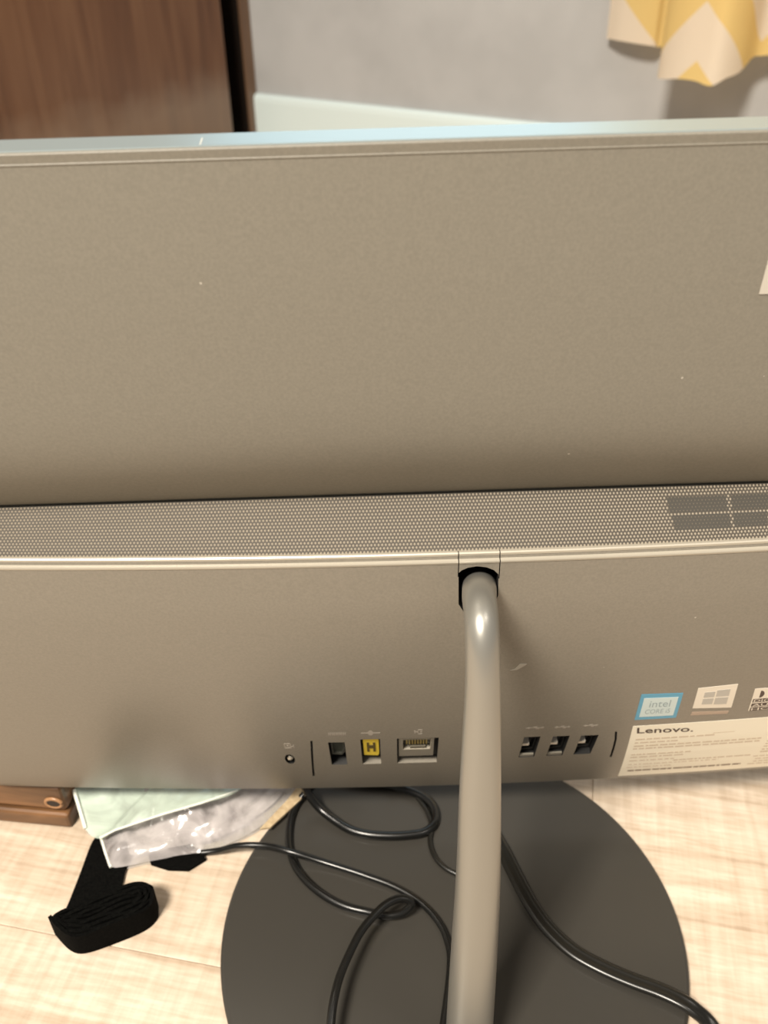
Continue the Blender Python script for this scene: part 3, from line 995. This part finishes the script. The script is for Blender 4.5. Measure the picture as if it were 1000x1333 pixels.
# window sticker
st = sheet(Q_SYS, 'system_sticker', M_WHITE, pc)
st['label'] = 'white sticker with a grey four-pane window'
for a, b, c_, d_ in ((0.20, 0.22, 0.47, 0.47), (0.51, 0.17, 0.84, 0.46), (0.20, 0.52, 0.47, 0.80), (0.51, 0.51, 0.84, 0.82)):
    sheet(subquad(Q_SYS, a, b, c_, d_), 'window_pane_mark', M_PANE, st, 0.0002)
sheet(Q_SYS_LOW, 'sticker_strip', M_TAN, pc)

# audio sticker, runs out of view to the right
(ua, va), (ub, vb) = Q_AUDIO_TL_BL
QA = [(ua, va), (ua + 0.020, va + 0.0004), (ub + 0.0198, vb + 0.0004), (ub, vb)]
st = sheet(QA, 'audio_sticker', M_WHITE, pc)
st['label'] = 'white audio sticker with black lettering'
f = inq(QA)
for xx in (0.20, 0.48):
    mb = MB()
    poly = []
    for k in range(14):
        t = -math.pi / 2 + math.pi * k / 13
        s = 1 if xx < 0.4 else -1
        q = f(xx + s * 0.10 * math.cos(t) - s * 0.04, 0.25 + 0.15 * math.sin(t))
        poly.append((q.x, q.y))
    mb.prism(poly, 0.00013, 0.00022, cov)
    mb.build('emblem_half', M_INK, st)
for y, tx in ((0.46, 'DIGITAL'), (0.66, 'AUDIO'), (0.85, 'HOME')):
    sheet(subquad(QA, 0.03, y - 0.005, 0.97, y + 0.15), 'lettering_band', M_INK, st, 0.00017)
    text_on(QA, 0.06, y + 0.015, 0.95, y + 0.13, tx, M_WHITE, st, 0.00024)

# rating label
(ua, va), (ub, vb) = Q_LABEL_TL_BL
LW = 0.105
QL = [(ua, va), (ua + LW, va + 0.0022), (ub + LW, vb + 0.0002), (ub, vb)]
f = inq(QL)
mb = MB()
st = sheet(QL, 'rating_label', M_LABEL, pc, nu=20)
st['label'] = 'cream rating label printed Lenovo'


def text_at(q0, q1, q2, txt, mat, parent, h=0.0002, bold=0.0):
    """lettering between baseline start q0, baseline end q1 and cap-height point q2"""
    poly = [q2, (q1[0] + q2[0] - q0[0], q1[1] + q2[1] - q0[1]), q1, q0]
    return text_on(poly, 0, 0, 1, 1, txt, mat, parent, h, bold=bold)


text_at(T_BRAND[0], T_BRAND[1], T_BRAND[2], 'Lenovo.', M_INK, st, bold=0.012)


def micro(x0, y, x1, hgt, mat, seed):
    """a line of print too small to read: short broken dashes"""
    r = random.Random(seed)
    x = x0
    mb = MB()
    while x < x1:
        w_ = min(r.uniform(0.012, 0.05), x1 - x)
        q = subquad(QL, x, y, x + w_, y + hgt)
        mb.prism(q[::-1], 0.00012, 0.00016, cov)
        x += w_ + r.uniform(0.004, 0.010)
    o = mb.build('fine_print', mat, st)
    return o


for i, (x0, y, x1, hh, mt) in enumerate((
        (0.03, 0.215, 0.42, 0.022, M_INK2), (0.03, 0.275, 0.24, 0.020, M_INK2), (0.03, 0.335, 0.66, 0.022, M_INK2), (0.03, 0.385, 0.66, 0.022, M_INK2),
        (0.03, 0.50, 0.33, 0.022, M_INK2), (0.03, 0.555, 0.30, 0.020, M_INK2), (0.03, 0.63, 0.26, 0.018, M_INK2), (0.26, 0.665, 0.66, 0.022, M_INK2),
        (0.03, 0.715, 0.50, 0.016, M_INK2), (0.03, 0.78, 0.26, 0.016, M_INK2), (0.04, 0.855, 0.64, 0.032, M_INK3),
        (0.70, 0.40, 0.98, 0.022, M_INK2), (0.70, 0.45, 0.98, 0.022, M_INK2), (0.70, 0.50, 0.98, 0.022, M_INK2), (0.70, 0.56, 0.82, 0.022, M_INK2), (0.70, 0.61, 0.80, 0.022, M_INK2),
        (0.68, 0.70, 0.98, 0.02, M_INK2), (0.70, 0.76, 0.98, 0.02, M_INK2), (0.70, 0.82, 0.98, 0.02, M_INK2), (0.68, 0.88, 0.95, 0.02, M_INK2))):
    micro(x0, y, x1, hh, mt, i)
mb = MB().prism(subquad(QL, 0.40, 0.19, 0.99, 0.20)[::-1], 0.00012, 0.00016, cov)
mb.build('printed_rule', M_INK2, st)

# white sticker at the right of the upper panel
(ua, va), (ub, vb) = PANEL_STICKER[0], PANEL_STICKER[1]
ub, vb = ub - 0.0012, vb + 0.0014
def pan(p):
    """(u, v, height over the upper back panel) -> world"""
    for a, b in zip(PANEL_LOW, PANEL_LOW[1:]):
        if a[0] >= p[1] >= b[0]:
            return mon((p[0], p[1], a[1] + (b[1] - a[1]) * (p[1] - a[0]) / (b[0] - a[0]) + p[2]))
    return mon(p)


mb = MB()
top = [[pan((u, vb + 0.034 * k / 8, 0.00024)) for k in range(9)] for u in (ub, ub + 0.045)]
bot = [[pan((u, vb + 0.034 * k / 8, 0.00006)) for k in range(9)] for u in (ub, ub + 0.045)]
mb.grid(top).grid(bot).grid([top[0], bot[0]]).grid([top[1], bot[1]])
mb.grid([[top[0][0], top[1][0]], [bot[0][0], bot[1][0]]]).grid([[top[0][8], top[1][8]], [bot[0][8], bot[1][8]]])
o = mb.build('panel_sticker', new_mat('panel_sticker_paper', (0.52, 0.49, 0.43), 0.5), pc)
o['label'] = 'white sticker on the upper back panel'

# seam tick on the bezel top
MB().box(-0.0871, -0.0002, -0.0075, -0.0869, 0.00008, -0.0022, mon).build('bezel_seam', M_WHITE, pc)

# pole
pts = [Vector(p[:3]) for p in POLE]
rad = [p[3] for p in POLE]
# straight on down to the base plate
d = (pts[-1] - pts[-2]).normalized()
k = (pts[-1].z - 0.0072) / -d.z
pts.append(pts[-1] + d * k)
rad.append(rad[-1] + 0.0003)
sp = spline(pts, 8)
rr = [x.x for x in spline([Vector((r, 0, 0)) for r in rad], 8)]
mb = MB()
# elliptical section, slightly flattened on its rear face
P = sp
rings = []
NS = 32
X = Vector((1, 0, 0))
for i, p in enumerate(P):
    t = (P[min(i + 1, len(P) - 1)] - P[max(i - 1, 0)]).normalized()
    b = t.cross(X).normalized()
    s = b.cross(t).normalized()
    q = min(1.0, max(0.0, (0.235 - p.z) / 0.06)) if i > 20 else 0.0
    ring = []
    for kk in range(NS):
        a = 2 * math.pi * kk / NS
        e = 2.0 + 0.3 * q
        ca, sa_ = math.cos(a), math.sin(a)
        ring.append(p + (s * math.copysign(abs(ca) ** (2 / e), ca) + b * math.copysign(abs(sa_) ** (2 / e), sa_) * (1 - 0.15 * q)) * rr[i])
    rings.append(ring)
mb.grid(rings, closed=True)
mb.add(rings[-1], [tuple(range(NS))])
mb.add(rings[0], [tuple(range(NS))])
mb.build('stand_pole', M_POLE, pc, smooth=True, angle=60)

# round base plate
mb = MB()
prof = [(0.0, 0.0), (0.1185, 0.0), (0.1195, 0.0006), (0.12, 0.0018), (0.12, 0.0054), (0.1194, 0.0064), (0.1182, 0.007), (0.0, 0.007)]
NA = 128
rows = [[(r * math.cos(2 * math.pi * i / NA), r * math.sin(2 * math.pi * i / NA), z) for i in range(NA)] for r, z in prof[1:-1]]
mb.grid(rows, closed=True)
mb.add(rows[0], [tuple(range(NA))])
mb.add(rows[-1], [tuple(range(NA))])
mb.build('base_plate', M_BASE, pc, smooth=True, angle=40)

# ------------------------------------------------------------------ cables
def cable(name, pts, r, mat, label, flat=None, n=12):
    mb = MB().sweep(spline(pts, 8), r, n, True, flat)
    o = mb.build(name, mat, None, smooth=True, angle=60)
    return tag(o, label, 'cable')


cable('thin_cable', CABLE_THIN, 0.0018, M_CABLE, 'thin glossy black cable leaving the plastic bag and crossing the base towards the pole')
cable('looped_cable', CABLE_LOOP, 0.0021, M_CABLE, 'black cable looping over the left of the base with a raised doubled-back bend')
cable('back_cable', CABLE_BACK, 0.0025, M_CABLE, 'thick black cable coiled at the back of the base under the monitor')
cable('slim_cable', CABLE_BACK_THIN, 0.0014, M_CABLE2, 'slim black lead running down behind the coiled cable to the pole')
# flat twin-core cord: figure-eight section
mb = MB()
sp = spline(CABLE_TWIN, 8)
rings = []
for i, p in enumerate(sp):
    t = (sp[min(i + 1, len(sp) - 1)] - sp[max(i - 1, 0)]).normalized()
    s = t.cross(ZN).normalized()
    b = s.cross(t)
    ring = []
    for k in range(20):
        a = 2 * math.pi * k / 20
        x = math.cos(a) * 0.0041
        y = math.sin(a) * 0.0022 * (0.55 + 0.45 * min(1.0, abs(math.cos(a)) * 1.7))
        ring.append(p + s * x + b * y)
    rings.append(ring)
mb.grid(rings, closed=True)
mb.add(rings[0], [tuple(range(20))]).add(rings[-1], [tuple(range(20))])
tag(mb.build('twin_cord', M_CABLE2, None, smooth=True, angle=70), 'flat black twin-core cord sweeping over the right of the base to the floor', 'cable')

# ------------------------------------------------------------------ black strap
root = empty('webbing_strap', (-0.185, 0.02, 0), 'black webbing strap rolled into a loop on the floor at the left', 'strap')
mb = MB()
L_ = spline([a for a, b in STRAP_FLAT], 5)
R_ = spline([b for a, b in STRAP_FLAT], 5)
dn = Vector((0, 0, -0.0016))
rows = []
for a, b in zip(L_, R_):
    a = Vector(a) - ZN * 0.0008
    b = Vector(b) - ZN * 0.0008
    rows.append([a, a.lerp(b, 0.5) + ZN * 0.0003, b, b + dn, a.lerp(b, 0.5) + dn, a + dn])
mb.grid(rows, closed=True)
mb.add(rows[0], [tuple(range(6))]).add(rows[-1], [tuple(range(6))])
mb.build('strap_run', M_STRAP, root, smooth=True, angle=40)
# loop: band standing on its edge, a turn and a half
loop_pts = [Vector(p) for p in STRAP_LOOP + STRAP_LOOP_BACK]
outer = spline(loop_pts + [loop_pts[0]], 6)
cen = sum(loop_pts, Vector()) / len(loop_pts)
mb = MB()
HB = 0.0175
path = []
tot = int(len(outer) * 6)
for i in range(tot):
    p = outer[i % (len(outer) - 1)]
    k = 1.0 - 0.30 * i / tot
    axis = Vector((0.9, 0.42, 0)).normalized()
    dlt = p - cen
    al = dlt.dot(axis)
    pr = dlt - axis * al
    path.append(cen + axis * al * (1 - 0.30 * i / tot) + pr * (1 - 0.93 * i / tot))
rows = []
for i, p in enumerate(path):
    t = (path[min(i + 1, tot - 1)] - path[max(i - 1, 0)]).normalized()
    s = Vector((t.y, -t.x, 0)) * 0.0009
    hz = HB * (1.0 + 0.06 * math.sin(i * 0.4))
    rows.append([p + s + ZN * 0.0004, p + s + ZN * hz, p - s + ZN * hz, p - s + ZN * 0.0004])
mb.grid(rows, closed=True)
mb.add(rows[0], [(0, 1, 2, 3)]).add(rows[-1], [(0, 1, 2, 3)])
mb.build('strap_loop', M_STRAP, root, smooth=True, angle=40)
mb = MB()
rows = []
for a, b in STRAP_TAIL:
    a, b = Vector(a), Vector(b)
    rows.append([a, b, b - ZN * 0.0018, a - ZN * 0.0018])
mb.grid(rows, closed=True)
mb.add(rows[0], [(0, 1, 2, 3)]).add(rows[-1], [(0, 1, 2, 3)])
mb.build('strap_tail', M_STRAP, root)

# ------------------------------------------------------------------ plastic bag
root = empty('plastic_bag', (-0.15, 0.08, 0), 'crumpled clear plastic bag with folded milky top, on the floor behind the monitor', 'bag')


def inside(poly, x, y):
    c = False
    j = len(poly) - 1
    for i in range(len(poly)):
        if (poly[i][1] > y) != (poly[j][1] > y) and x < (poly[j][0] - poly[i][0]) * (y - poly[i][1]) / (poly[j][1] - poly[i][1]) + poly[i][0]:
            c = not c
        j = i
    return c


def pillow(outline, z_edge, height, crumple, name, mat, parent, nr=22, na=96, seed=0.0, bottom=True, base=None):
    """crumpled sheet spanning an outline, swelling towards its middle"""
    per = spline([Vector(p) for p in outline] + [Vector(outline[0])], 8)
    L = [(per[i + 1] - per[i]).length for i in range(len(per) - 1)]
    T = sum(L)
    ring = []
    acc, i = 0.0, 0
    for k in range(na):
        d_ = T * k / na
        while acc + L[i] < d_:
            acc += L[i]
            i += 1
        ring.append(per[i].lerp(per[i + 1], (d_ - acc) / L[i]))
    cen_ = sum(ring, Vector()) / na
    sides = [1] + ([-1] if bottom else [])
    mb = MB()
    for sd in sides:
        rows = []
        for j in range(nr + 1):
            s = 1 - j / nr
            row = []
            for p in ring:
                q = cen_.lerp(p, s)
                e = 1 - s ** 3
                nz = mnoise.noise(Vector((q.x * 55 + seed, q.y * 55, seed))) + 0.6 * (1 - abs(mnoise.noise(Vector((q.x * 110, q.y * 110 + seed, 3))) * 2))
                zz = (base if base is not None else z_edge)
                h = (q.z if base is None else zz) + e * height + crumple * nz * min(1.0, e * 3 + 0.25)
                if sd < 0:
                    h = 0.0012 + 0.001 * e
                row.append((q.x, q.y, max(h, 0.0012 if sd < 0 else 0.0022)))
            rows.append(row)
        mb.grid(rows, closed=True)
    return mb.build(name, mat, parent, smooth=True)


pillow(BAG_OUT, 0.003, 0.012, 0.0055, 'bag_film', M_FILM, root, seed=1.7)
fl_ = pillow(BAG_FLAP, 0.014, 0.0015, 0.0012, 'bag_flap', M_FLAP, root, seed=5.2, bottom=False)
# two heat-sealed seams along the film edges
sm = MB().sweep([Vector(p) + ZN * 0.001 for p in BAG_FLAP[2:7]], 0.0006, 6)
sm.build('bag_seam', new_mat('seam_film', (0.78, 0.80, 0.72), 0.25), root)
sm = MB().sweep([Vector(p) + ZN * 0.0015 for p in BAG_OUT[3:6]], 0.0008, 6)
sm.build('bag_seam', bpy.data.materials['seam_film'], root)
sm = MB().sweep([Vector(p) + ZN * 0.0012 for p in BAG_FLAP[0:2]], 0.0011, 6)
sm.build('bag_seam', bpy.data.materials['seam_film'], root)
cen_b = Vector((-0.145, 0.078, 0))
inner_o = [tuple(cen_b.lerp(Vector((p[0], p[1], 0)), 0.78).xy) + (0.003,) for p in BAG_OUT]
pillow(inner_o, 0.003, 0.006, 0.0022, 'wrapped_filling', M_FOAM, root, seed=9.1)
# slip of card at the bag's right end
mb = MB()
P4 = [Vector(p) for p in BAG_CARD]
n = len(P4)
mb.add([p for p in P4] + [p - ZN * 0.0012 for p in P4], [tuple(range(n)), tuple(range(n, 2 * n))] + [(i, (i + 1) % n, n + (i + 1) % n, n + i) for i in range(n)])
mb.build('card_header', M_CARD, root)

# ------------------------------------------------------------------ wooden block at the left edge
root = empty('wooden_block', (-0.30, 0.10, 0), 'reddish brown wooden block with a carved ring, under the monitor at the left edge', 'wooden block')
b0, b1, b2 = Vector(BLOCK[0]), Vector(BLOCK[1]), Vector(BLOCK[2])
dx = (b1 - b0).normalized()
dy = Vector((-dx.y, dx.x, 0))


def blk(p):
    return b1 + dx * p[0] + dy * p[1] + ZN * p[2]


mb = MB().box(-0.20, 0.0, 0.0, 0.0, 0.09, 0.012, blk)
bevel(mb.build('block_foot', M_BLOCK, root), 0.002, 2)
mb = MB().box(-0.20, 0.0025, 0.0125, -0.001, 0.088, 0.034, blk)
bevel(mb.build('block_body', M_BLOCK, root), 0.003, 3)
rc = b1 + dx * -0.0075 + dy * 0.0022 + ZN * 0.0205
mb = MB()
ringp = []
for i in range(25):
    a = 2 * math.pi * i / 24
    ringp.append(rc + dx * 0.0048 * math.cos(a) + ZN * 0.0036 * math.sin(a))
mb.sweep(ringp, 0.0011, 8, cap=False)
mb.build('carved_ring', new_mat('ring_wood', (0.36, 0.19, 0.09), 0.35), root, smooth=True)
mb = MB().prism([(-0.0075 + 0.004 * math.cos(2 * math.pi * i / 16), 0.0205 + 0.003 * math.sin(2 * math.pi * i / 16)) for i in range(16)], -0.0003, 0.001, lambda p: blk((p[0], 0.0025 - p[2], p[1])))
mb.build('ring_hollow', M_SHADEWOOD, root)

# ------------------------------------------------------------------ wardrobe along the left, its front running away to the wall
def ward_pt(p):
    """(out of the wall, behind the front plane, height) -> world"""
    return WA + WN * p[0] - WD * p[1] + ZN * p[2]


wr = empty('wardrobe', ward_pt((0.6, 0.25, 0)), 'dark reddish brown wooden wardrobe at the upper left, behind the monitor', 'wardrobe')
e0, e1, e2 = 0.002, WARD[1][0], WARD[2][0]
LEN = 1.25
mb = MB().box(e0, 0.0, 0.0, e1, 0.006, 1.9, ward_pt)
bevel(mb.build('front_stile', M_CASING, wr), 0.001)
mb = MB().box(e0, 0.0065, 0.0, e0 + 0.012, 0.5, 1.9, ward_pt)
mb.build('side_board', M_SHADEWOOD, wr)
mb = MB().box(LEN - 0.02, 0.0, 0.0, LEN, 0.5, 1.9, ward_pt)
bevel(mb.build('side_board', M_CASING, wr), 0.002)
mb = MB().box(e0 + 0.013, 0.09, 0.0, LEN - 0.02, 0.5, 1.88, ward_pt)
mb.build('carcass', M_SHADEWOOD, wr)
mb = MB().box(e1, 0.0, 1.88, LEN - 0.02, 0.5, 1.9, ward_pt)
mb.build('top_board', M_CASING, wr)
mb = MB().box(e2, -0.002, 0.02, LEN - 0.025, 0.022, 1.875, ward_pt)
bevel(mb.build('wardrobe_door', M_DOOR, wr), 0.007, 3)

# ------------------------------------------------------------------ curtain under its rod
cr_root = empty('curtain', wall_pt((1.0, 0.08, 0.2)), 'yellow and cream chevron curtain hanging in folds at the upper right', 'curtain')
hem = spline([Vector((a, b, z)) for a, z, b in CURTAIN], 5)
s_ = 0.0
ss = [0.0]
for p, q in zip(hem, hem[1:]):
    s_ += math.hypot(q.x - p.x, q.y - p.y)
    ss.append(s_)
TOP = 1.42
mb = MB()
NZ = 14
rows = []
uvs = []
for j in range(NZ + 1):
    f_j = j / NZ
    row = []
    for p, s in zip(hem, ss):
        z = p.z + (TOP - p.z) * f_j
        bb_ = p.y + (0.08 - p.y) * 0.35 * f_j
        row.append(wall_pt((p.x, bb_, z)))
        uvs.append((s, z))
    rows.append(row)
mb.grid(rows)
cl = mb.build('curtain_cloth', M_CHEV, cr_root, smooth=True)
uvl = cl.data.uv_layers.new(name='UVMap')
for lp in cl.data.loops:
    uvl.data[lp.index].uv = uvs[lp.vertex_index]
mb = MB().sweep([wall_pt((0.7, 0.08, TOP + 0.01)), wall_pt((1.35, 0.08, TOP + 0.01))], 0.009, 12)
mb.build('curtain_rod', M_METAL, cr_root, smooth=True, angle=60)
for a in (0.73, 1.32):
    MB().box(a - 0.008, 0.0, TOP - 0.005, a + 0.008, 0.08, TOP + 0.008, wall_pt).build('rod_bracket', M_METAL, cr_root)
